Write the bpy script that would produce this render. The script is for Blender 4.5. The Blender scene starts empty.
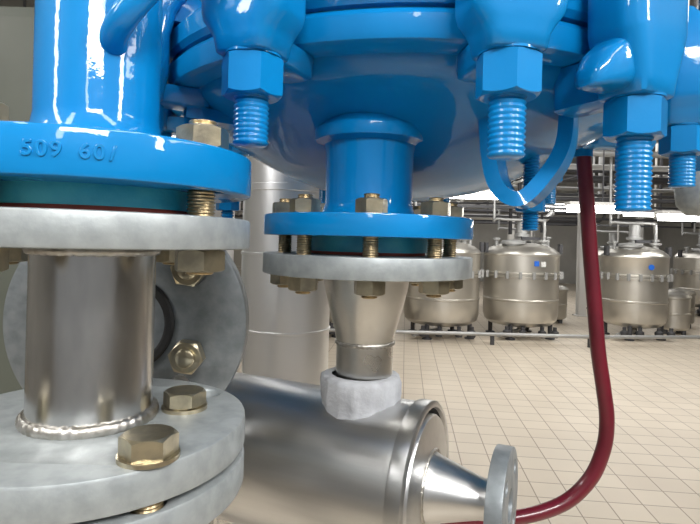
import bpy, bmesh, math, random
from mathutils import Vector, Matrix
random.seed(7)
D=bpy.data; C=bpy.context
col=C.scene.collection
C.scene.view_settings.view_transform='Standard'

# ---------------- materials ----------------
def mat(name,color,metal=0.0,rough=0.4,bump=0.0,bscale=40,stretch=(1,1,1),var=0.0,vscale=8,coat=0.0,rvar=0.0,color2=None,emit=0,spec=0.5):
    m=D.materials.new(name); m.use_nodes=True
    nt=m.node_tree; b=nt.nodes['Principled BSDF']
    b.inputs['Base Color'].default_value=(*color,1)
    b.inputs['Metallic'].default_value=metal
    b.inputs['Roughness'].default_value=rough
    b.inputs['Specular IOR Level'].default_value=spec
    b.inputs['Coat Weight'].default_value=coat
    b.inputs['Coat Roughness'].default_value=0.045
    if emit:
        b.inputs['Emission Color'].default_value=(*color,1); b.inputs['Emission Strength'].default_value=emit
    tc=nt.nodes.new('ShaderNodeTexCoord'); mp=nt.nodes.new('ShaderNodeMapping')
    mp.inputs['Scale'].default_value=stretch
    nt.links.new(tc.outputs['Object'],mp.inputs['Vector'])
    if bump:
        n=nt.nodes.new('ShaderNodeTexNoise'); n.inputs['Scale'].default_value=bscale; n.inputs['Detail'].default_value=4
        nt.links.new(mp.outputs[0],n.inputs['Vector'])
        bp=nt.nodes.new('ShaderNodeBump'); bp.inputs['Strength'].default_value=bump; bp.inputs['Distance'].default_value=0.002
        nt.links.new(n.outputs['Fac'],bp.inputs['Height']); nt.links.new(bp.outputs[0],b.inputs['Normal'])
        nt.links.new(bp.outputs[0],b.inputs['Coat Normal'])
    if var or color2:
        n=nt.nodes.new('ShaderNodeTexNoise'); n.inputs['Scale'].default_value=vscale; n.inputs['Detail'].default_value=5
        nt.links.new(mp.outputs[0],n.inputs['Vector'])
        cr=nt.nodes.new('ShaderNodeValToRGB')
        c2=color2 if color2 else tuple(c*(1-var) for c in color)
        cr.color_ramp.elements[0].color=(*c2,1); cr.color_ramp.elements[1].color=(*color,1)
        cr.color_ramp.elements[0].position=0.35; cr.color_ramp.elements[1].position=0.62
        nt.links.new(n.outputs['Fac'],cr.inputs[0]); nt.links.new(cr.outputs[0],b.inputs['Base Color'])
        if rvar:
            mr=nt.nodes.new('ShaderNodeMapRange'); mr.inputs['To Min'].default_value=rough-rvar; mr.inputs['To Max'].default_value=rough+rvar
            nt.links.new(n.outputs['Fac'],mr.inputs['Value']); nt.links.new(mr.outputs[0],b.inputs['Roughness'])
    return m
BLUE=mat('blue_paint',(0.0,0.185,0.47),0,0.45,bump=0.22,bscale=45,var=0.12,vscale=6,coat=0.75,spec=0.12)
TEAL=mat('teal_enamel',(0.09,0.52,0.58),0,0.4,bump=0.4,bscale=90,color2=(0.02,0.34,0.52),vscale=30)
GALV=mat('galvanised_steel',(0.34,0.365,0.37),0.4,0.46,bump=0.15,bscale=160,color2=(0.27,0.295,0.30),vscale=90)
GALVD=mat('dark_galvanised_steel',(0.25,0.27,0.28),0.5,0.45,bump=0.15,bscale=160,color2=(0.18,0.20,0.21),vscale=70)  # darker tone of the galvanised steel, for rear disc and outlet flange
INOX=mat('stainless_steel',(0.66,0.65,0.635),1,0.23,bump=0.05,bscale=50,stretch=(4,4,1),var=0.14,vscale=16,rvar=0.05)
INOXH=mat('brushed_stainless',(0.64,0.64,0.635),1,0.31,bump=0.05,bscale=40,stretch=(1,14,14),var=0.10,vscale=5,rvar=0.04)
CONE=mat('stainless_reducer',(0.65,0.64,0.615),1,0.30,bump=0.12,bscale=90,var=0.18,vscale=25,rvar=0.08)
TANK=mat('tank_stainless',(0.66,0.63,0.57),0.9,0.32,bump=0.1,bscale=3,var=0.12,vscale=2)
WELD=mat('weld_steel',(0.52,0.50,0.47),1,0.4,bump=0.3,bscale=200,color2=(0.34,0.32,0.28),vscale=90)
ZINC=mat('yellow_zinc',(0.56,0.49,0.34),0.95,0.28,bump=0.2,bscale=150,color2=(0.36,0.32,0.24),vscale=70)
BRASSY=mat('stud_zinc',(0.55,0.42,0.24),0.9,0.35,color2=(0.32,0.25,0.15),vscale=120)
MASTIC=mat('mastic_sealant',(0.38,0.39,0.41),0,0.75,bump=0.7,bscale=130,var=0.2,vscale=50)
GASK=mat('red_gasket',(0.35,0.06,0.04),0,0.6)
DARK=mat('dark_void',(0.012,0.012,0.012),0,0.7)
RED=mat('red_rubber_hose',(0.125,0.006,0.016),0,0.3,coat=0.4,bump=0.05,bscale=60,var=0.2,vscale=20)
CLAD=mat('aluminium_cladding',(0.80,0.80,0.80),0.9,0.34,bump=0.1,bscale=12,stretch=(1,1,0.2),var=0.1,vscale=5)
PGREY=mat('pipe_grey',(0.42,0.42,0.41),0.5,0.45,var=0.2,vscale=3)
PDARK=mat('pipe_dark',(0.07,0.07,0.075),0.3,0.5,var=0.3,vscale=3)
PWHITE=mat('pipe_white',(0.68,0.67,0.64),0.1,0.45)
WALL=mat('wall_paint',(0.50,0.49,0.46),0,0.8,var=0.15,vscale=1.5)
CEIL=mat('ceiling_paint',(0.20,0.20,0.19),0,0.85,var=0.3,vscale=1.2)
LAMP=mat('lamp_tube',(1.0,0.99,0.96),0,0.5,emit=14)
LBLUE=mat('blue_tag',(0.01,0.12,0.55),0,0.5)
LWHITE=mat('white_tag',(0.6,0.6,0.58),0,0.5)
CAB=mat('cabinet_paint',(0.12,0.13,0.105),0,0.5,var=0.15,vscale=3)

def floor_mat():
    m=D.materials.new('floor_tiles'); m.use_nodes=True; nt=m.node_tree; b=nt.nodes['Principled BSDF']
    tc=nt.nodes.new('ShaderNodeTexCoord'); mp=nt.nodes.new('ShaderNodeMapping'); mp.inputs['Rotation'].default_value=(0,0,math.radians(6))
    br=nt.nodes.new('ShaderNodeTexBrick'); br.offset=0.0
    br.inputs['Color1'].default_value=(0.64,0.56,0.45,1); br.inputs['Color2'].default_value=(0.60,0.52,0.415,1)
    br.inputs['Mortar'].default_value=(0.28,0.22,0.16,1); br.inputs['Scale'].default_value=1.0
    br.inputs['Brick Width'].default_value=0.2; br.inputs['Row Height'].default_value=0.2
    br.inputs['Mortar Size'].default_value=0.0042; br.inputs['Mortar Smooth'].default_value=0.2
    nt.links.new(tc.outputs['Object'],mp.inputs[0]); nt.links.new(mp.outputs[0],br.inputs['Vector'])
    n=nt.nodes.new('ShaderNodeTexNoise'); n.inputs['Scale'].default_value=1.3; n.inputs['Detail'].default_value=5
    nt.links.new(tc.outputs['Object'],n.inputs['Vector'])
    mr=nt.nodes.new('ShaderNodeMapRange'); mr.inputs['To Min'].default_value=0.84; mr.inputs['To Max'].default_value=1.1
    nt.links.new(n.outputs['Fac'],mr.inputs['Value'])
    mx=nt.nodes.new('ShaderNodeVectorMath'); mx.operation='SCALE'
    nt.links.new(br.outputs['Color'],mx.inputs[0]); nt.links.new(mr.outputs[0],mx.inputs['Scale'])
    nt.links.new(mx.outputs[0],b.inputs['Base Color'])
    b.inputs['Roughness'].default_value=0.4
    return m
FLOOR=floor_mat()

# ---------------- mesh helpers ----------------
def group(name,loc):
    e=D.objects.new(name,None); e.location=loc; e.empty_display_size=0.05
    col.objects.link(e); C.view_layer.update(); return e
def finish(bm,name,m,parent=None,smooth=True,ang=0.6,mw=None):
    bmesh.ops.recalc_face_normals(bm,faces=bm.faces)
    for f in bm.faces: f.smooth=smooth
    if smooth:
        for e in bm.edges:
            if len(e.link_faces)==2 and e.calc_face_angle(0)>ang: e.smooth=False
    me=D.meshes.new(name); bm.to_mesh(me); bm.free(); me.materials.append(m)
    o=D.objects.new(name,me); col.objects.link(o)
    if mw is not None: o.matrix_world=mw
    if parent:
        o.parent=parent; o.matrix_parent_inverse=Matrix.Translation(parent.location).inverted()
    return o
def frame(o,axis=(0,0,1),roll=0):
    q=Vector((0,0,1)).rotation_difference(Vector(axis).normalized())
    return Matrix.Translation(Vector(o))@q.to_matrix().to_4x4()@Matrix.Rotation(roll,4,'Z')
def lathe_bm(bm,prof,F=Matrix.Identity(4),seg=64,rf=None):
    rings=[]
    for (r,z) in prof:
        if r<1e-6: rings.append([bm.verts.new(F@Vector((0,0,z)))])
        else:
            ring=[]
            for i in range(seg):
                a=2*math.pi*i/seg; rr=r*(rf(a,r,z) if rf else 1)
                ring.append(bm.verts.new(F@Vector((rr*math.cos(a),rr*math.sin(a),z))))
            rings.append(ring)
    for a,b in zip(rings,rings[1:]):
        for i in range(seg):
            j=(i+1)%seg
            if len(a)==1 and len(b)==1: break
            if len(a)==1: bm.faces.new((a[0],b[i],b[j]))
            elif len(b)==1: bm.faces.new((a[i],b[0],a[j]))
            else: bm.faces.new((a[i],a[j],b[j],b[i]))
def lathe(name,prof,m,parent,o=(0,0,0),axis=(0,0,1),seg=64,ang=0.6,rf=None):
    bm=bmesh.new(); lathe_bm(bm,prof,Matrix.Identity(4),seg,rf)
    return finish(bm,name,m,parent,ang=ang,mw=frame(o,axis))
def hexnut_bm(bm,F,af,h,both=True,chr_=0.96):
    n=48; rc=af/2*chr_
    def hr(a):
        t=(a%(math.pi/3))-math.pi/6
        return af/2/math.cos(t)
    def ring(f): return [bm.verts.new(F@Vector(f(2*math.pi*i/n))) for i in range(n)]
    k=0.55
    L=[]
    L.append(ring(lambda a:(rc*math.cos(a),rc*math.sin(a),0)))
    if both: L.append(ring(lambda a:(hr(a)*math.cos(a),hr(a)*math.sin(a),(hr(a)-rc)*k)))
    else: L.append(ring(lambda a:(hr(a)*math.cos(a),hr(a)*math.sin(a),0.0)))
    L.append(ring(lambda a:(hr(a)*math.cos(a),hr(a)*math.sin(a),h-(hr(a)-rc)*k)))
    L.append(ring(lambda a:(rc*math.cos(a),rc*math.sin(a),h)))
    for a,b in zip(L,L[1:]):
        for i in range(n):
            j=(i+1)%n; bm.faces.new((a[i],a[j],b[j],b[i]))
    bm.faces.new(L[0][::-1]); bm.faces.new(L[-1])
def thread_prof(r,z0,z1,pitch,depth=None,chamf=True):
    d=depth or pitch*0.45; p=[(0,z0),(r-d*1.5,z0)]
    n=max(1,int((z1-z0)/pitch)); st=(z1-z0)/n
    for i in range(n):
        z=z0+i*st
        p+= [(r-d,z+0.12*st),(r,z+0.45*st),(r,z+0.6*st),(r-d,z+0.95*st)]
    p+=[(r-d*1.5,z1),(0,z1)]
    return p
def flange(name,R,thick,rb,nb,rbc,rh,phase,m,parent,o,axis=(0,0,1),bev=0.0012):
    """disc with bore and bolt holes; occupies 0..thick along axis"""
    cu=D.curves.new(name,'CURVE'); cu.dimensions='2D'; cu.fill_mode='BOTH'
    def circ(cx,cy,r,n):
        s=cu.splines.new('POLY'); s.points.add(n-1); s.use_cyclic_u=True
        for i in range(n):
            a=2*math.pi*i/n; s.points[i].co=(cx+r*math.cos(a),cy+r*math.sin(a),0,1)
    circ(0,0,R-bev,96)
    if rb: circ(0,0,rb+bev,48)
    for k in range(nb):
        a=phase+2*math.pi*k/nb; circ(rbc*math.cos(a),rbc*math.sin(a),rh+bev,20)
    cu.extrude=thick/2-bev; cu.bevel_depth=bev; cu.bevel_resolution=1
    t=D.objects.new('tmp',cu); col.objects.link(t); C.view_layer.update()
    me=D.meshes.new_from_object(t.evaluated_get(C.evaluated_depsgraph_get()))
    D.objects.remove(t); D.curves.remove(cu)
    bm=bmesh.new(); bm.from_mesh(me); D.meshes.remove(me)
    bmesh.ops.remove_doubles(bm,verts=bm.verts,dist=1e-5)
    bmesh.ops.translate(bm,verts=bm.verts,vec=(0,0,thick/2))
    return finish(bm,name,m,parent,ang=0.5,mw=frame(o,axis))
def weld(name,r,b,m,parent,o,axis=(0,0,1),n=30,seg=150):
    bm=bmesh.new(); R=[]
    for i in range(seg):
        a=2*math.pi*i/seg; k=1+0.22*abs(math.sin(a*n/2))+random.uniform(-.05,.05); off=random.uniform(-.1,.1)*b
        R.append([bm.verts.new(((r+b*k*math.cos(t))*math.cos(a),(r+b*k*math.cos(t))*math.sin(a),b*1.3*k*math.sin(t)+off)) for t in [2*math.pi*j/8 for j in range(8)]])
    for i in range(seg):
        for j in range(8):
            bm.faces.new((R[i][j],R[(i+1)%seg][j],R[(i+1)%seg][(j+1)%8],R[i][(j+1)%8]))
    return finish(bm,name,m,parent,ang=1.2,mw=frame(o,axis))
def tube(name,pts,r,m,parent,seg=20,res=10,smoothc=True):
    """swept tube through points (Catmull-Rom)"""
    P=[Vector(p) for p in pts]; path=[]
    if smoothc and len(P)>2:
        Q=[2*P[0]-P[1]]+P+[2*P[-1]-P[-2]]
        for i in range(1,len(Q)-2):
            for k in range(res):
                t=k/res; a,b,c,d=Q[i-1:i+3]
                path.append(0.5*((2*b)+(c-a)*t+(2*a-5*b+4*c-d)*t*t+(3*b-a-3*c+d)*t**3))
        path.append(P[-1])
    else: path=P
    bm=bmesh.new(); rings=[]; up=None
    for i,p in enumerate(path):
        if i==0: t=path[1]-p
        elif i==len(path)-1: t=p-path[i-1]
        else: t=(path[i+1]-p).normalized()+(p-path[i-1]).normalized()
        t.normalize()
        if up is None:
            up=Vector((0,0,1)) if abs(t.z)<0.9 else Vector((1,0,0))
        n=(up-t*up.dot(t)).normalized(); up=n; bb=t.cross(n)
        rings.append([bm.verts.new(p+r*(math.cos(2*math.pi*k/seg)*n+math.sin(2*math.pi*k/seg)*bb)) for k in range(seg)])
    for a,b in zip(rings,rings[1:]):
        for k in range(seg): bm.faces.new((a[k],a[(k+1)%seg],b[(k+1)%seg],b[k]))
    bm.faces.new(rings[0]); bm.faces.new(rings[-1])
    return finish(bm,name,m,parent,ang=0.9)
def box_bm(bm,c,s,F=Matrix.Identity(4)):
    r=bmesh.ops.create_cube(bm,size=1.0,matrix=F@Matrix.Translation(c)@Matrix.Diagonal((*s,1)))
    return r
def box(name,c,s,m,parent=None,bev=0,F=None):
    bm=bmesh.new(); box_bm(bm,(0,0,0),s)
    if bev: bmesh.ops.bevel(bm,geom=bm.edges[:],offset=bev,segments=2,affect='EDGES',profile=0.6)
    mw=(F or Matrix.Identity(4))@Matrix.Translation(c)
    return finish(bm,name,m,parent,ang=0.7,mw=mw)
def loft(bm,secs,F,n=36,p=4):
    """secs: (z,halfw_x,halfd_y,cx,cy)"""
    L=[]
    for z,hx,hy,cx,cy in secs:
        ring=[]
        for i in range(n):
            a=2*math.pi*i/n; c,s=math.cos(a),math.sin(a)
            x=math.copysign(abs(c)**(2/p),c)*hx; y=math.copysign(abs(s)**(2/p),s)*hy
            ring.append(bm.verts.new(F@Vector((cx+x,cy+y,z))))
        L.append(ring)
    for a,b in zip(L,L[1:]):
        for i in range(n): bm.faces.new((a[i],a[(i+1)%n],b[(i+1)%n],b[i]))
    bm.faces.new(L[0][::-1]); bm.faces.new(L[-1])

def bolt_set(parent,cx,cy,rbc,angs,ztop,zbot,af,nh,rs,ext_t=0.006,ext_b=0.006,blue_gap=None):
    """nuts above ztop, below zbot, threaded stud through"""
    bn=bmesh.new(); bs=bmesh.new()
    for a in angs:
        x=cx+rbc*math.cos(a); y=cy+rbc*math.sin(a); ph=random.uniform(0,1)
        hexnut_bm(bn,frame((x,y,ztop),(0,0,1),ph),af,nh)
        hexnut_bm(bn,frame((x,y,zbot-nh),(0,0,1),ph+0.5),af,nh)
        lathe_bm(bs,thread_prof(rs,zbot-nh-ext_b,ztop+nh+ext_t,0.002),Matrix.Translation((x,y,0)),20)
    finish(bn,'nuts',ZINC,parent,ang=0.45); finish(bs,'studs',BRASSY,parent,ang=2)

# ---------------- room ----------------
box('floor',(0,7.5,-0.05),(24,27,0.1),FLOOR)
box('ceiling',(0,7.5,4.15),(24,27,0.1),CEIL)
box('wall_back',(0,21.05,2.05),(24,0.1,4.1),WALL)
box('wall_left',(-6.05,7.5,2.05),(0.1,27,4.1),WALL)
box('wall_right',(12.05,7.5,2.05),(0.1,27,4.1),WALL)

# ---------------- reactor ----------------
RX,RY=0.06,0.67
rea=group('glass_lined_reactor',(RX,RY,1.65))
lathe('bottom_head',[(0,1.552),(.05,1.554),(.10,1.564),(.14,1.578),(.17,1.593),(.20,1.609),(.225,1.622),(.243,1.631),(.253,1.639),(.258,1.6485),(.258,1.66)],BLUE,rea,(RX,RY,0),seg=128,ang=1.2)
lathe('lower_flange_ring',[(.25,1.647),(.276,1.647),(.281,1.650),(.283,1.655),(.283,1.668),(.279,1.673),(.25,1.673)],BLUE,rea,(RX,RY,0),seg=128)
lathe('joint_gasket',[(.25,1.673),(.272,1.673),(.272,1.677),(.25,1.677)],TEAL,rea,(RX,RY,0),seg=128)
lathe('upper_flange_ring',[(.25,1.677),(.279,1.677),(.283,1.682),(.283,1.700),(.278,1.706),(.262,1.708),(.254,1.72),(.25,1.75)],BLUE,rea,(RX,RY,0),seg=128)
lathe('shell',[(.25,1.74),(.25,1.76),(.30,1.86),(.33,1.95),(.33,2.9),(.25,3.0),(0,3.05)],BLUE,rea,(RX,RY,0),seg=128)
lathe('support_column',[(.09,3.0),(.09,4.1)],BLUE,rea,(RX,RY,0))

def clamp(name,a,rr=0.312,zo=0.0,long=0.036,wing=False):
    # a : angle from -Y towards +X
    rad=Vector((math.sin(a),-math.cos(a),0)); tan=Vector((math.cos(a),math.sin(a),0))
    F=Matrix(((tan.x,-rad.x,0,RX+rad.x*rr),(tan.y,-rad.y,0,RY+rad.y*rr),(0,0,1,0),(0,0,0,1)))
    # local: x tangential, y inward, z up
    bm=bmesh.new()
    loft(bm,[(1.629+zo,.019,.019,0,0),(1.6305+zo,.0215,.021,0,0),(1.640+zo*.9,.0235,.022,0,0),(1.646+zo*.6,.027,.023,0,0),(1.653,.0325,.024,0,0),(1.659,.0345,.024,0,0),(1.69,.0355,.024,0,0),(1.715,.033,.026,0,.004),(1.735,.028,.03,0,.012),(1.75,.022,.026,0,.02),(1.753,.014,.02,0,.02)],F,p=4.5,n=64)
    # lower jaw reaching under the ring
    loft(bm,[(1.6285+zo,.012,.026,0,.036),(1.631+zo,.016,.03,0,.036),(1.646,.018,.03,0,.036)],F,p=5)
    # top jaw
    loft(bm,[(1.708,.018,.03,0,.035),(1.725,.018,.03,0,.035),(1.738,.014,.024,0,.03)],F,p=5)
    if wing:
        G=F@Matrix.Translation((0,.004,1.64))@Matrix.Rotation(math.radians(-98),4,'Y')
        loft(bm,[(0,.022,.020,0,0),(.025,.020,.019,-.002,0),(.042,.014,.015,-.007,0),(.054,.007,.010,-.013,0),(.057,.003,.005,-.0155,0)],G,p=3.2)
    finish(bm,name,BLUE,rea,ang=0.9)
    bm=bmesh.new(); o=F@Vector((0,0,0))
    hexnut_bm(bm,frame((o.x,o.y,1.6+zo),(0,0,1),a+0.35),.039,.029)
    lathe_bm(bm,[(0,1.6285+zo),(.021,1.6285+zo),(.021,1.6325+zo),(0,1.6325+zo)],Matrix.Translation((o.x,o.y,0)),40)
    finish(bm,name+'_nut',BLUE,rea,ang=0.45)
    bm=bmesh.new(); lathe_bm(bm,thread_prof(.0128,1.6-long,1.602,.0036,.0011),Matrix.Translation((o.x,o.y,0)),32)
    finish(bm,name+'_bolt',BLUE,rea,ang=2)
for i,a in enumerate([-24.8,8.4,29.5,70,95,125,160,200,235,270,300]):
    clamp('clamp_%d'%(i+1),math.radians(a),.318 if i==0 else .31,zo=-.018 if i==2 else 0,long=[.034,.041,.073][i] if i<3 else .035,wing=(i==2))

# hook lug under the head
def strap(name,pts,wdir,w,t,m,parent):
    P=[Vector(p) for p in pts]; Q=[2*P[0]-P[1]]+P+[2*P[-1]-P[-2]]; path=[]
    for i in range(1,len(Q)-2):
        for k in range(8):
            u=k/8; a,b,c,d=Q[i-1:i+3]
            path.append(0.5*((2*b)+(c-a)*u+(2*a-5*b+4*c-d)*u*u+(3*b-a-3*c+d)*u**3))
    path.append(P[-1]); wd=Vector(wdir).normalized()
    bm=bmesh.new(); L=[]
    for i,p in enumerate(path):
        tg=(path[min(i+1,len(path)-1)]-path[max(i-1,0)]).normalized(); n=tg.cross(wd).normalized()
        L.append([bm.verts.new(p+wd*w*sx+n*t*sy) for sx,sy in((-.5,-.5),(.5,-.5),(.5,.5),(-.5,.5))])
    for a,b in zip(L,L[1:]):
        for k in range(4): bm.faces.new((a[k],a[(k+1)%4],b[(k+1)%4],b[k]))
    bm.faces.new(L[0]); bm.faces.new(L[-1])
    bmesh.ops.bevel(bm,geom=[e for e in bm.edges if len(e.link_faces)==2 and e.calc_face_angle(0)>0.9],offset=t*.25,segments=2,affect='EDGES')
    return finish(bm,name,m,parent,ang=0.8)
strap('hook_lug',[(.126,.49,1.63),(.130,.485,1.575),(.138,.48,1.548),(.156,.478,1.540),(.178,.482,1.560),(.196,.488,1.590),(.202,.495,1.63)],(.55,1,0),.040,.013,BLUE,rea)
bm=bmesh.new(); lathe_bm(bm,thread_prof(.009,1.515,1.63,.003),Matrix.Translation((.193,.57,0)),24); hexnut_bm(bm,frame((.193,.57,1.535)),.028,.014)
finish(bm,'lug_bolt',BLUE,rea,ang=0.6)
strap('side_lug',[(-.165,.56,1.66),(-.163,.56,1.62),(-.160,.56,1.59),(-.150,.565,1.562),(-.125,.58,1.552)],(.2,1,0),.04,.012,BLUE,rea)
strap('side_lug_arm',[(-.163,.55,1.625),(-.13,.56,1.622),(-.10,.57,1.62)],(.2,1,0),.04,.012,BLUE,rea)
bm=bmesh.new(); lathe_bm(bm,thread_prof(.007,1.50,1.57,.003),Matrix.Translation((-.133,.572,0)),24); hexnut_bm(bm,frame((-.133,.572,1.528)),.022,.012)
finish(bm,'side_lug_bolt',BLUE,rea,ang=0.6)

# nozzle and blue flange (mid)
MX,MY=0.017,0.515
lathe('nozzle_neck',[(.043,1.625),(.050,1.608),(.0525,1.606),(.0530,1.604),(.0530,1.5965),(.0520,1.5945),(.0480,1.5935),(.0440,1.591),(.0425,1.583),(.042,1.56),(.042,1.535),(.045,1.526),(.052,1.5215)],BLUE,rea,(MX,MY,0),ang=0.8)
flange('nozzle_flange',.1,.019,.03,8,.08,.009,-math.pi/2,BLUE,rea,(MX,MY,1.503))
lathe('nozzle_liner',[(0,1.5035),(.058,1.5035),(.0585,1.496),(.058,1.4895),(0,1.4895)],TEAL,rea,(MX,MY,0))
# ---------------- reducer spool (mid) ----------------
red=group('flanged_reducer_pipe',(MX,MY,1.42))
lathe('gasket',[(0,1.4897),(.056,1.4897),(.056,1.4868),(0,1.4868)],GASK,red,(MX,MY,0))
flange('steel_flange',.1,.0185,.03,8,.08,.009,-math.pi/2,GALV,red,(MX,MY,1.468))
lathe('reducer_cone',[(.043,1.4685),(.0415,1.462),(.040,1.452),(.037,1.44),(.033,1.425),(.0295,1.413),(.028,1.403),(.0275,1.40),(.0275,1.36),(.0275,1.33)],CONE,red,(MX,MY,0),ang=1.3)
weld('weld_bead',.0275,.0016,WELD,red,(MX,MY,1.402),n=40)
weld('flange_weld',.0425,.002,WELD,red,(MX,MY,1.467),n=50)
bolt_set(red,MX,MY,.08,[-math.pi/2+k*math.pi/4 for k in range(8)],1.522,1.468,.0235,.0125,.0068,.004,.003)
def lumpy(a,r,z): return 1+.012*math.sin(3*a+z*90)+.015*math.sin(7*a+1+z*200)+.01*math.sin(17*a)
lathe('mastic_collar',[(.0275,1.3715),(.034,1.372),(.0378,1.3705),(.0388,1.366),(.0388,1.353),(.0382,1.348),(.0383,1.336),(.041,1.329),(.042,1.320)],MASTIC,red,(MX-.003,MY-.003,0),ang=1.5,rf=lumpy,seg=96)

# ---------------- left blue process pipe ----------------
LX,LY=-0.168,0.35
lp=group('blue_process_pipe',(LX,LY,1.6))
lathe('pipe',[(.0380,2.6),(.0380,1.575),(.040,1.565),(.046,1.556),(.052,1.551)],BLUE,lp,(LX,LY,0),ang=1.0)
flange('pipe_flange',.1,.0255,.03,4,.081,.0105,-math.radians(19),BLUE,lp,(LX,LY,1.527),bev=.002)
lathe('flange_liner',[(0,1.5272),(.068,1.5272),(.069,1.522),(.0685,1.5152),(0,1.5152)],TEAL,lp,(LX,LY,0))
tube('branch_pipe',[(-.150,.33,1.612),(-.142,.314,1.620),(-.128,.308,1.635),(-.105,.315,1.665),(-.085,.33,1.70)],.008,BLUE,lp,smoothc=True)
tube('upper_elbow',[(-.168,.35,2.55),(-.168,.35,2.72),(-.12,.40,2.80),(-.02,.5,2.82),(.05,.6,2.82)],.038,BLUE,lp)
# embossed text around rim
def rim_text(s,ang0,step,R,cx,cy,z,size,m,parent):
    for i,ch in enumerate(s):
        if ch==' ': continue
        a=ang0+i*step
        cu=D.curves.new('t','FONT'); cu.body=ch; cu.size=size; cu.extrude=.0005; cu.bevel_depth=.0003; cu.align_x='CENTER'; cu.align_y='CENTER'
        t=D.objects.new('t',cu); col.objects.link(t); C.view_layer.update()
        me=D.meshes.new_from_object(t.evaluated_get(C.evaluated_depsgraph_get())); D.objects.remove(t); D.curves.remove(cu)
        me.materials.clear(); me.materials.append(m)
        rad=Vector((math.cos(a),math.sin(a),0)); tan=Vector((-math.sin(a),math.cos(a),0))
        p=Vector((cx,cy,z))+rad*R
        mw=Matrix(((tan.x,0,rad.x,p.x),(tan.y,0,rad.y,p.y),(0,1,0,p.z),(0,0,0,1)))
        o=D.objects.new('embossed_char_%d'%(i+1),me); col.objects.link(o); o.matrix_world=mw
        o.parent=parent; o.matrix_parent_inverse=Matrix.Translation(parent.location).inverted()
rim_text('509 60/',math.radians(-82),math.radians(3.6),.1001,LX,LY,1.5395,.0105,BLUE,lp)

# ---------------- left steel spool ----------------
ls=group('flanged_steel_pipe',(LX,LY,1.43))
lathe('gasket',[(0,1.5152),(.066,1.5152),(.066,1.5117),(0,1.5117)],GASK,ls,(LX,LY,0))
base=math.atan2(-.0635,.0635)
a0=math.radians(-19)
angs=[a0+k*math.pi/2 for k in range(4)]
flange('upper_flange',.1,.0195,.03,4,.081,.0105,a0,GALV,ls,(LX,LY,1.492),bev=.0018)
bolt_set(ls,LX,LY,.081,angs,1.5525,1.492,.0275,.0135,.0085,.004,.002)
lathe('pipe',[(.0385,1.4925),(.0382,1.486),(.038,1.48),(.038,1.39),(.039,1.38)],INOX,ls,(LX,LY,0))
weld('upper_weld',.0385,.0022,WELD,ls,(LX,LY,1.4895),n=44)
weld('lower_weld',.039,.003,WELD,ls,(LX,LY,1.3815),n=44)
b0=base
flange('lower_flange',.1,.021,.03,4,.085,.0105,b0,GALV,ls,(LX,LY,1.358),bev=.0022)
lathe('lower_gasket',[(0,1.358),(.066,1.358),(.066,1.3535),(0,1.3535)],DARK,ls,(LX,LY,0))
flange('mating_flange',.1,.021,.03,4,.085,.0105,b0,GALV,ls,(LX,LY,1.3325),bev=.0022)
lathe('lower_pipe',[(.038,1.335),(.038,0.9),(.038,0.02)],INOX,ls,(LX,LY,0))
lathe('pipe_foot',[(0,.001),(.09,.001),(.09,.02),(.038,.022)],GALV,ls,(LX,LY,0))
bm=bmesh.new(); bs=bmesh.new()
for k,(a,rr) in enumerate([(b0,.087),(b0+math.pi,.087),(b0-math.pi/2,.087)]):
    x=LX+rr*math.cos(a); y=LY+rr*math.sin(a)
    lathe_bm(bm,[(0,1.379),(.0165,1.379),(.0165,1.3815),(0,1.3815)],Matrix.Translation((x,y,0)),32)
    hexnut_bm(bm,frame((x,y,1.3815),(0,0,1),.3),.027,.011,both=False)
    hexnut_bm(bm,frame((x,y,1.319),(0,0,1),.3),.027,.0135)
    lathe_bm(bs,thread_prof(.0085,1.31,1.38,.002),Matrix.Translation((x,y,0)),20)
x,y=-.113,.372
lathe_bm(bm,[(0,1.379),(.0155,1.379),(.0155,1.3815),(0,1.3815)],Matrix.Translation((x,y,0)),32)
hexnut_bm(bm,frame((x,y,1.3815),(0,0,1),.1),.0255,.0105)
finish(bm,'bolt_heads',ZINC,ls,ang=0.45); finish(bs,'lower_studs',BRASSY,ls,ang=2)

# ---------------- vertical flange behind ----------------
vf=group('horizontal_pipe_flange',(-.204,.48,1.42))
vo=Vector((-.2,.477,1.42)); vax=Vector((-.05,1,0)).normalized()
flange('flange_disc',.108,.02,.041,4,.074,.0095,math.radians(-38),GALVD,vf,vo,vax,bev=.002)
lathe('rubber_ring',[(.0435,.002),(.0435,-.002),(.0415,-.004),(.037,-.004),(.0350,-.0015),(.0350,.004)],DARK,vf,vo,vax)
lathe('cover_plate',[(0,.001),(.036,.001),(.0365,.003),(.0365,.02)],GALVD,vf,vo,vax)
tube('pipe_outer',[vo+vax*.018,vo+vax*.1,vo+vax*.30,(-.222,.87,1.40),(-.225,.92,1.34),(-.225,.93,1.2),(-.225,.93,.8),(-.225,.93,.02)],.043,INOX,vf,seg=32)
bm=bmesh.new(); bs=bmesh.new()
for dx,dz in((.058,-.027),(-.058,.046),(-.046,-.058),(.058,.05)):
    p=vo+Vector((dx,-.0003,dz))
    Fn=frame(p-vax*.0140,vax,.2); hexnut_bm(bm,Fn,.027,.0135)
    lathe_bm(bs,thread_prof(.0085,-.018,.03,.002),frame(p,vax),20)
finish(bm,'flange_nuts',ZINC,vf,ang=0.45); finish(bs,'flange_studs',ZINC,vf,ang=2)

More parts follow.
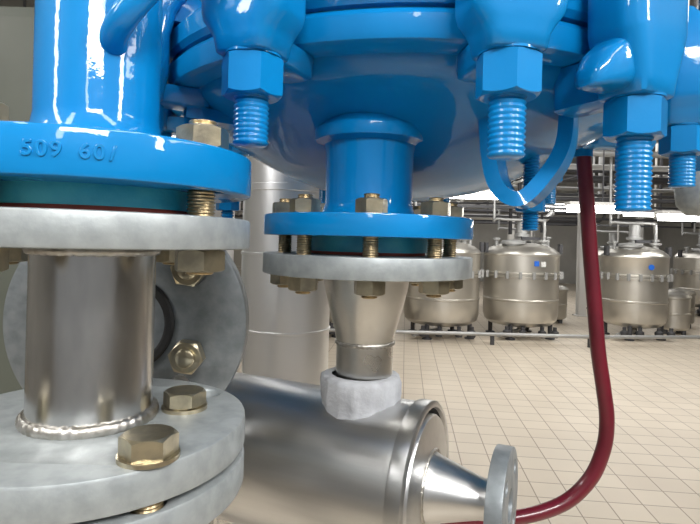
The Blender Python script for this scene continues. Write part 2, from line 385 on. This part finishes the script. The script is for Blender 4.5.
# ---------------- horizontal stainless filter ----------------
th=math.radians(-25); ax=Vector((math.cos(th),math.sin(th),0)); fo=Vector((.016,.512,1.277))
hf=group('horizontal_steel_filter_housing',fo)
R=.073
def hl(name,prof,m,ang=0.6,seg=96,rf=None): 
    bm=bmesh.new(); F=Matrix.Rotation(math.pi/2,4,'Y'); lathe_bm(bm,prof,F,seg,rf)
    mw=Matrix.Translation(fo)@Matrix.Rotation(th,4,'Z')
    return finish(bm,name,m,hf,ang=ang,mw=mw)
hl('housing_shell',[(0,-.42),(.05,-.41),(R,-.38),(R,.057)],INOXH)
hl('end_band',[(R,.052),(R+.0022,.0525),(R+.0028,.055),(R+.0028,.066),(R+.0005,.0675),(R-.003,.0675),(R-.004,.064)],INOXH)
hl('end_gap',[(R-.004,.064),(R-.006,.056),(R-.009,.056)],DARK)
hl('end_plate',[(R-.009,.056),(R-.0092,.066),(R-.0105,.068),(.05,.070),(.032,.071)],INOXH)
hl('outlet_cone',[(.0325,.069),(.0305,.073),(.0285,.078),(.0195,.108),(.0175,.115),(.0168,.120),(.0168,.128)],INOXH,ang=1.3)
F0=Matrix.Translation(fo)@Matrix.Rotation(th,4,'Z')
flange('outlet_flange',.0475,.014,.0135,4,.034,.0065,.35,GALVD,hf,F0@Vector((.126,0,0)),ax,bev=.0008)
weld('outlet_weld',.0325,.0015,WELD,hf,F0@Vector((.0705,0,0)),ax,n=30)
weld('outlet_flange_weld',.0168,.0015,WELD,hf,F0@Vector((.1255,0,0)),ax,n=24)
for k,t in enumerate((-.3,-.02)):
    p=F0@Vector((t,0,0))
    box('support_leg_%d'%(k+1),(p.x,p.y,.603),(.04,.04,1.2),GALV,hf,bev=.003)

# ---------------- red hose ----------------
hs=group('red_hose',(.35,.75,1.4))
tube('hose',[(.326,.75,1.640),(.328,.75,1.622),(.335,.75,1.55),(.340,.75,1.494),(.348,.75,1.42),(.355,.75,1.3535),(.364,.75,1.30),(.370,.75,1.255),(.366,.75,1.213),(.347,.75,1.169),(.307,.75,1.133),(.236,.75,1.112),(.137,.75,1.108),(.0,.76,1.10),(-.15,.80,1.06),(-.3,.82,.95),(-.37,.84,.6),(-.38,.85,.02)],.0102,RED,hs,res=8)
lathe('hose_fitting',[(0,1.626),(.0125,1.626),(.0125,1.636),(.0155,1.638),(.0155,1.6465),(0,1.6465)],BLUE,hs,(.327,.75,0))

# ---------------- cladded column ----------------
cc=group('insulated_steel_column',(-.135,1.2,1))
lathe('cladding',[(0.1,0),(.1,.7),(.1,1.292),(.1,1.296),(.1025,1.297),(.1025,1.302),(.1,1.303),(.1,1.462),(.102,1.463),(.102,1.468),(.1,1.469),(.1,1.60),(.103,1.601),(.103,1.615),(.1,1.616),(.1,2.5),(.06,2.6),(.06,4.1)],CLAD,cc,(-.142,1.2,0),ang=0.7)
cc2=group('insulated_steel_column',(-.62,1.9,1))
lathe('cladding',[(.2,0),(.2,1.3),(.204,1.301),(.204,1.32),(.2,1.321),(.2,1.9),(.12,1.98),(.05,2.0),(.05,4.1)],CLAD,cc2,(-.62,1.9,0),ang=0.7)
dg=group('equipment_cabinet',(-1.5,2.2,0))
box('cabinet_body',(-1.5,2.3,1.2),(1.2,.6,2.3),CAB,dg,bev=.01)
box('cabinet_door',(-1.21,1.985,1.2),(.56,.03,2.2),CAB,dg,bev=.006)
box('cabinet_door_b',(-1.79,1.985,1.2),(.56,.03,2.2),CAB,dg,bev=.006)
box('cabinet_plinth',(-1.5,2.3,.025),(1.1,.5,.05),PDARK,dg)
box('door_handle',(-1.44,1.96,1.15),(.02,.03,.16),PGREY,dg,bev=.004)

# ---------------- background tanks ----------------
def tank(x,y,r,s=1.0,tag=0):
    g=group('stainless_steel_tank',(x,y,0))
    zf=1.02*s
    lathe('body',[(0,.17*s),(r*.5,.18*s),(r*.82,.22*s),(r*.93,.28*s),(r*.965,.36*s),(r*.97,.5*s),(r*.97,.60*s),(r*.985,.61*s),(r*.985,.63*s),(r*.97,.64*s),(r*.97,zf-.04),(r*1.03,zf-.035),(r*1.03,zf-.008),(r*.99,zf-.004),(r*.99,zf+.004),(r*1.03,zf+.008),(r*1.03,zf+.035),(r*.98,zf+.04),(r*.98,zf+.30),(r*.99,zf+.31),(r*.99,zf+.33),(r*.95,zf+.37),(r*.82,zf+.43),(r*.6,zf+.48),(r*.3,zf+.505),(0,zf+.51)],TANK,g,(x,y,0),ang=0.5)
    bm=bmesh.new()
    for k in range(20):
        a=2*math.pi*k/20; box_bm(bm,(x+r*1.04*math.cos(a),y+r*1.04*math.sin(a),zf),(.04,.04,.11))
    finish(bm,'rim_clamps',PGREY,g,smooth=False)
    bm=bmesh.new()
    for k in range(4):
        a=math.pi/4+k*math.pi/2+.2; F=Matrix.Translation((x+r*.8*math.cos(a),y+r*.8*math.sin(a),0))
        lathe_bm(bm,[(0,0),(.075,0),(.075,.02),(.035,.03),(.035,.32*s)],F,20)
    finish(bm,'legs',PDARK,g)
    bm=bmesh.new()
    T=zf+.46
    lathe_bm(bm,[(.15,T-.06),(.15,T+.02),(.19,T+.025),(.19,T+.06),(.17,T+.08),(0,T+.10)],Matrix.Translation((x-.32*r,y-.35*r,0)),28)
    lathe_bm(bm,[(.05,T-.1),(.05,T+.06),(.09,T+.065),(.09,T+.10),(0,T+.10)],Matrix.Translation((x+.5*r,y-.3*r,0)),20)
    lathe_bm(bm,[(.08,T-.1),(.08,T+.14),(.13,T+.15),(.13,T+.19),(.09,T+.20),(.09,T+.40),(0,T+.43)],Matrix.Translation((x+.05*r,y+.1*r,0)),20)
    lathe_bm(bm,[(.03,T-.1),(.03,T+.08),(.06,T+.09),(.06,T+.12),(0,T+.12)],Matrix.Translation((x-.7*r,y-.1*r,0)),16)
    lathe_bm(bm,[(.03,T-.1),(.03,T+.12),(.06,T+.13),(.06,T+.16),(0,T+.16)],Matrix.Translation((x+.75*r,y+.1*r,0)),16)
    finish(bm,'lid_fittings',PGREY,g)
    bm=bmesh.new()
    for sx in (-1,1):
        box_bm(bm,(x+sx*r*.99,y-.1,zf+.42),(.05,.10,.16))
    box_bm(bm,(x+.2*r,y-.15*r,T+.12),(.5*r,.05,.05))
    finish(bm,'lifting_lugs',PDARK,g,smooth=False)
    tube('vent_pipe',[(x+.5*r,y-.3*r,T+.05),(x+.5*r,y-.3*r,T+.35),(x+.42*r,y-.2*r,T+.42),(x-.6*r,y+.1*r,T+.44),(x-.7*r,y+.2*r,T+.6),(x-.7*r,y+.3*r,4.08)],.024,PGREY,g,seg=12,res=5)
    tube('bottom_drain',[(x,y,.25*s),(x,y,.14),(x-.05,y-.1,.10),(x-.3,y-.5*r,.09),(x-.5,y-.9*r,.09)],.035,PGREY,g,seg=12,res=5)
    bm=bmesh.new()
    for dx in (-.35,-.1,.2,.4):
        lathe_bm(bm,[(0,.06),(.05,.06),(.06,.09),(.06,.15),(.03,.17),(.03,.22),(0,.22)],Matrix.Translation((x+dx,y-.8*r,0)),14)
    finish(bm,'drain_valves',PDARK,g)
    if tag==1:
        bm=bmesh.new(); lathe_bm(bm,[(0,0),(.045,0),(.045,.008),(0,.008)],frame((x,y-r*.99-.006,zf+.17),(0,1,0)),28); finish(bm,'round_sticker',LBLUE,g)
    if tag==2:
        box('label',(x+.05,y-r*.985,zf+.19),(.07,.02,.08),LBLUE,g)
        box('label_b',(x+.16,y-r*.955,zf+.18),(.07,.02,.08),LWHITE,g)
    return g
tank(1.50,8.6,.62)
tank(2.83,8.75,.61,tag=2)
tank(4.78,8.9,.52,tag=1)
tank(7.0,9.6,.5,.95)
tank(0.1,8.6,.62)
tank(-1.4,8.6,.62)
tank(3.9,12.3,.6,.95); tank(6.2,12.5,.6,.95); tank(8.2,12.3,.6,.95); tank(2.2,12.4,.6,.95)

for i,(x,y) in enumerate(((5.75,9.4),(4.0,10.4),(6.35,10.2))):
    g=group('steel_drum',(x,y,0))
    lathe('drum',[(0,.08),(.24,.08),(.27,.12),(.27,.34),(.28,.35),(.28,.37),(.27,.38),(.27,.62),(.29,.63),(.29,.66),(.25,.70),(0,.74)],TANK,g,(x,y,0),seg=40)
    bm=bmesh.new()
    for k in range(4):
        a=k*math.pi/2+.5; lathe_bm(bm,[(0,0),(.04,0),(.04,.1)],Matrix.Translation((x+.2*math.cos(a),y+.2*math.sin(a),0)),12)
    finish(bm,'casters',PDARK,g)

g=group('floor_pipe_run',(2,7.9,0))
tube('low_pipe',[(-3,7.85,.16),(3.4,7.85,.16),(3.7,7.85,.16),(5.6,8.1,.16)],.028,PGREY,g,seg=14,res=4)
bm=bmesh.new()
for x in (-2.5,-1,.6,2.15,3.6,5.3): box_bm(bm,(x,7.87,.07),(.05,.05,.14))
finish(bm,'pipe_stands',PDARK,g,smooth=False)

# overhead pipework
pw=group('overhead_pipework',(3,11,2.8))
mats=[PGREY,PDARK,PWHITE,PGREY,PDARK,TANK]
for i in range(34):
    y=random.uniform(8.6,18); z=random.uniform(2.2,3.6)
    x0=random.uniform(-5,3); x1=x0+random.uniform(4,9); r=random.choice((.02,.03,.04,.06,.08))
    x1=min(x1,11.8)
    pts=[(x0,y,4.05),(x0,y,z+.15),(x0+.15,y,z),(x1-.15,y,z),(x1,y,z+.15),(x1,y,4.05)]
    tube('pipe_%d'%i,pts,r,random.choice(mats),pw,seg=10,smoothc=False)
for i in range(8):
    x=random.uniform(.8,9); z=random.uniform(2.5,3.2); r=random.choice((.02,.035,.05))
    tube('long_pipe_%d'%i,[(x,8.5,z),(x,20.9,z)],r,random.choice(mats),pw,seg=10,smoothc=False)
for i in range(12):
    x=random.uniform(1.2,10); y=random.uniform(10.2,14); 
    tube('drop_pipe_%d'%i,[(x,y,1.5+random.uniform(0,.4)),(x,y,4.08)],random.choice((.015,.02,.03,.04)),random.choice(mats),pw,seg=10,smoothc=False)
bm=bmesh.new()
for y in (8.9,12,15.5): 
    box_bm(bm,(3,y,2.12),(18,.08,.05)); 
    for x in (-5.5,-2,1,4,7,10): box_bm(bm,(x,y,3.1),(.05,.05,2.0))
finish(bm,'rack_beams',PDARK,pw,smooth=False)
for i,(x,y) in enumerate(((5.0,11.4),(1.0,11.4),(9.0,11.4),(5.0,16.5),(1.0,16.5),(9,16.5))):
    g=group('structural_column',(x,y,0))
    bm=bmesh.new(); box_bm(bm,(x,y,2.05),(.012,.16,4.1)); box_bm(bm,(x,y-.08,2.05),(.16,.012,4.1)); box_bm(bm,(x,y+.08,2.05),(.16,.012,4.1)); box_bm(bm,(x,y,.01),(.26,.26,.02))
    finish(bm,'beam',PWHITE,g,smooth=False)

rt=group('insulated_side_pipe',(.62,.9,1.8))
lathe('pipe',[(.028,4.1),(.028,1.70),(.05,1.69),(.05,1.67),(.028,1.66),(.028,1.62)],INOX,rt,(.60,.9,0))
lathe('valve_body',[(0,1.555),(.028,1.558),(.042,1.575),(.045,1.60),(.040,1.622),(.028,1.63)],GALV,rt,(.60,.9,0),ang=1.2)

# ---------------- lamps ----------------
def lamp(x,y,z=2.75,L=1.5,w=.16,along='x',h=.04):
    g=group('fluorescent_lamp',(x,y,z))
    sx,sy=(L,w) if along=='x' else (w,L)
    box('housing',(x,y,z+.05+(h-.04)/2),(sx+.06,sy+.06,.05),PWHITE,g)
    box('tube_diffuser',(x,y,z+.005),(sx,sy,h),LAMP,g)
    box('hanger_rod',(x,y,(z+.07+4.1)/2),(.015,.015,4.1-z-.07),PDARK,g)
for x,y,z in ((1.85,7.9,2.21),(3.75,7.9,2.05),(5.35,8.3,1.98),(2.0,13.5,2.5),(5.0,13.5,2.5),(8,14.5,2.4),(3,18,2.7),(7,18,2.7),(-2,10,2.7),
               (1.0,5.2,2.8),(4,5.2,2.8),(-2.5,4,2.8)):
    lamp(x,y,z,L=1.0,h=.10)
for x,y in ((-.9,-.7),(.9,-1.0),(2.6,.4),(2.4,2.6),(-2.2,.8),(0,-3)):  # unseen fixtures added behind and beside the camera for highlights and foreground light
    lamp(x,y,3.0,L=1.5,w=.22,along='y')

def area(name,loc,tgt,sx,sy,e,c=(1,.99,.98)):
    l=D.lights.new(name,'AREA'); l.shape='RECTANGLE'; l.size=sx; l.size_y=sy; l.energy=e; l.color=c
    o=D.objects.new(name,l); col.objects.link(o); o.location=loc
    o.rotation_euler=(Vector(tgt)-Vector(loc)).to_track_quat('-Z','Y').to_euler()
area('fill_light_rear',(.5,-1.8,2.9),(0,.5,1.5),1.2,.3,66)  # added area light behind the camera, brightens the foreground
area('fill_light_side',(2.0,-.6,2.9),(.2,.6,1.5),.3,1.2,46)  # added fill from behind right, out of view
area('fill_light_left',(-1.6,-.6,2.7),(-.1,.5,1.5),.25,1.2,24)  # added weaker fill from behind left, out of view
area('ceiling_light_hall',(3,5.5,3.7),(3,7.5,0),6,3,235)
area('ceiling_light_hall_far',(4,13,3.9),(4,13,0),8,5,240)
w=D.worlds.new('world'); C.scene.world=w; w.use_nodes=True
w.node_tree.nodes['Background'].inputs[0].default_value=(.95,.98,1,1); w.node_tree.nodes['Background'].inputs[1].default_value=.28

# ---------------- camera ----------------
cam=D.cameras.new('camera'); co=D.objects.new('camera',cam); col.objects.link(co)
cam.sensor_width=36; cam.lens=530/700*36; cam.clip_start=.01; cam.shift_y=-22/700
co.matrix_world=Matrix.Translation((0,0,1.5))@Matrix.Rotation(math.pi/2,4,'X')@Matrix.Rotation(math.radians(1.5),4,'Z')
C.scene.camera=co
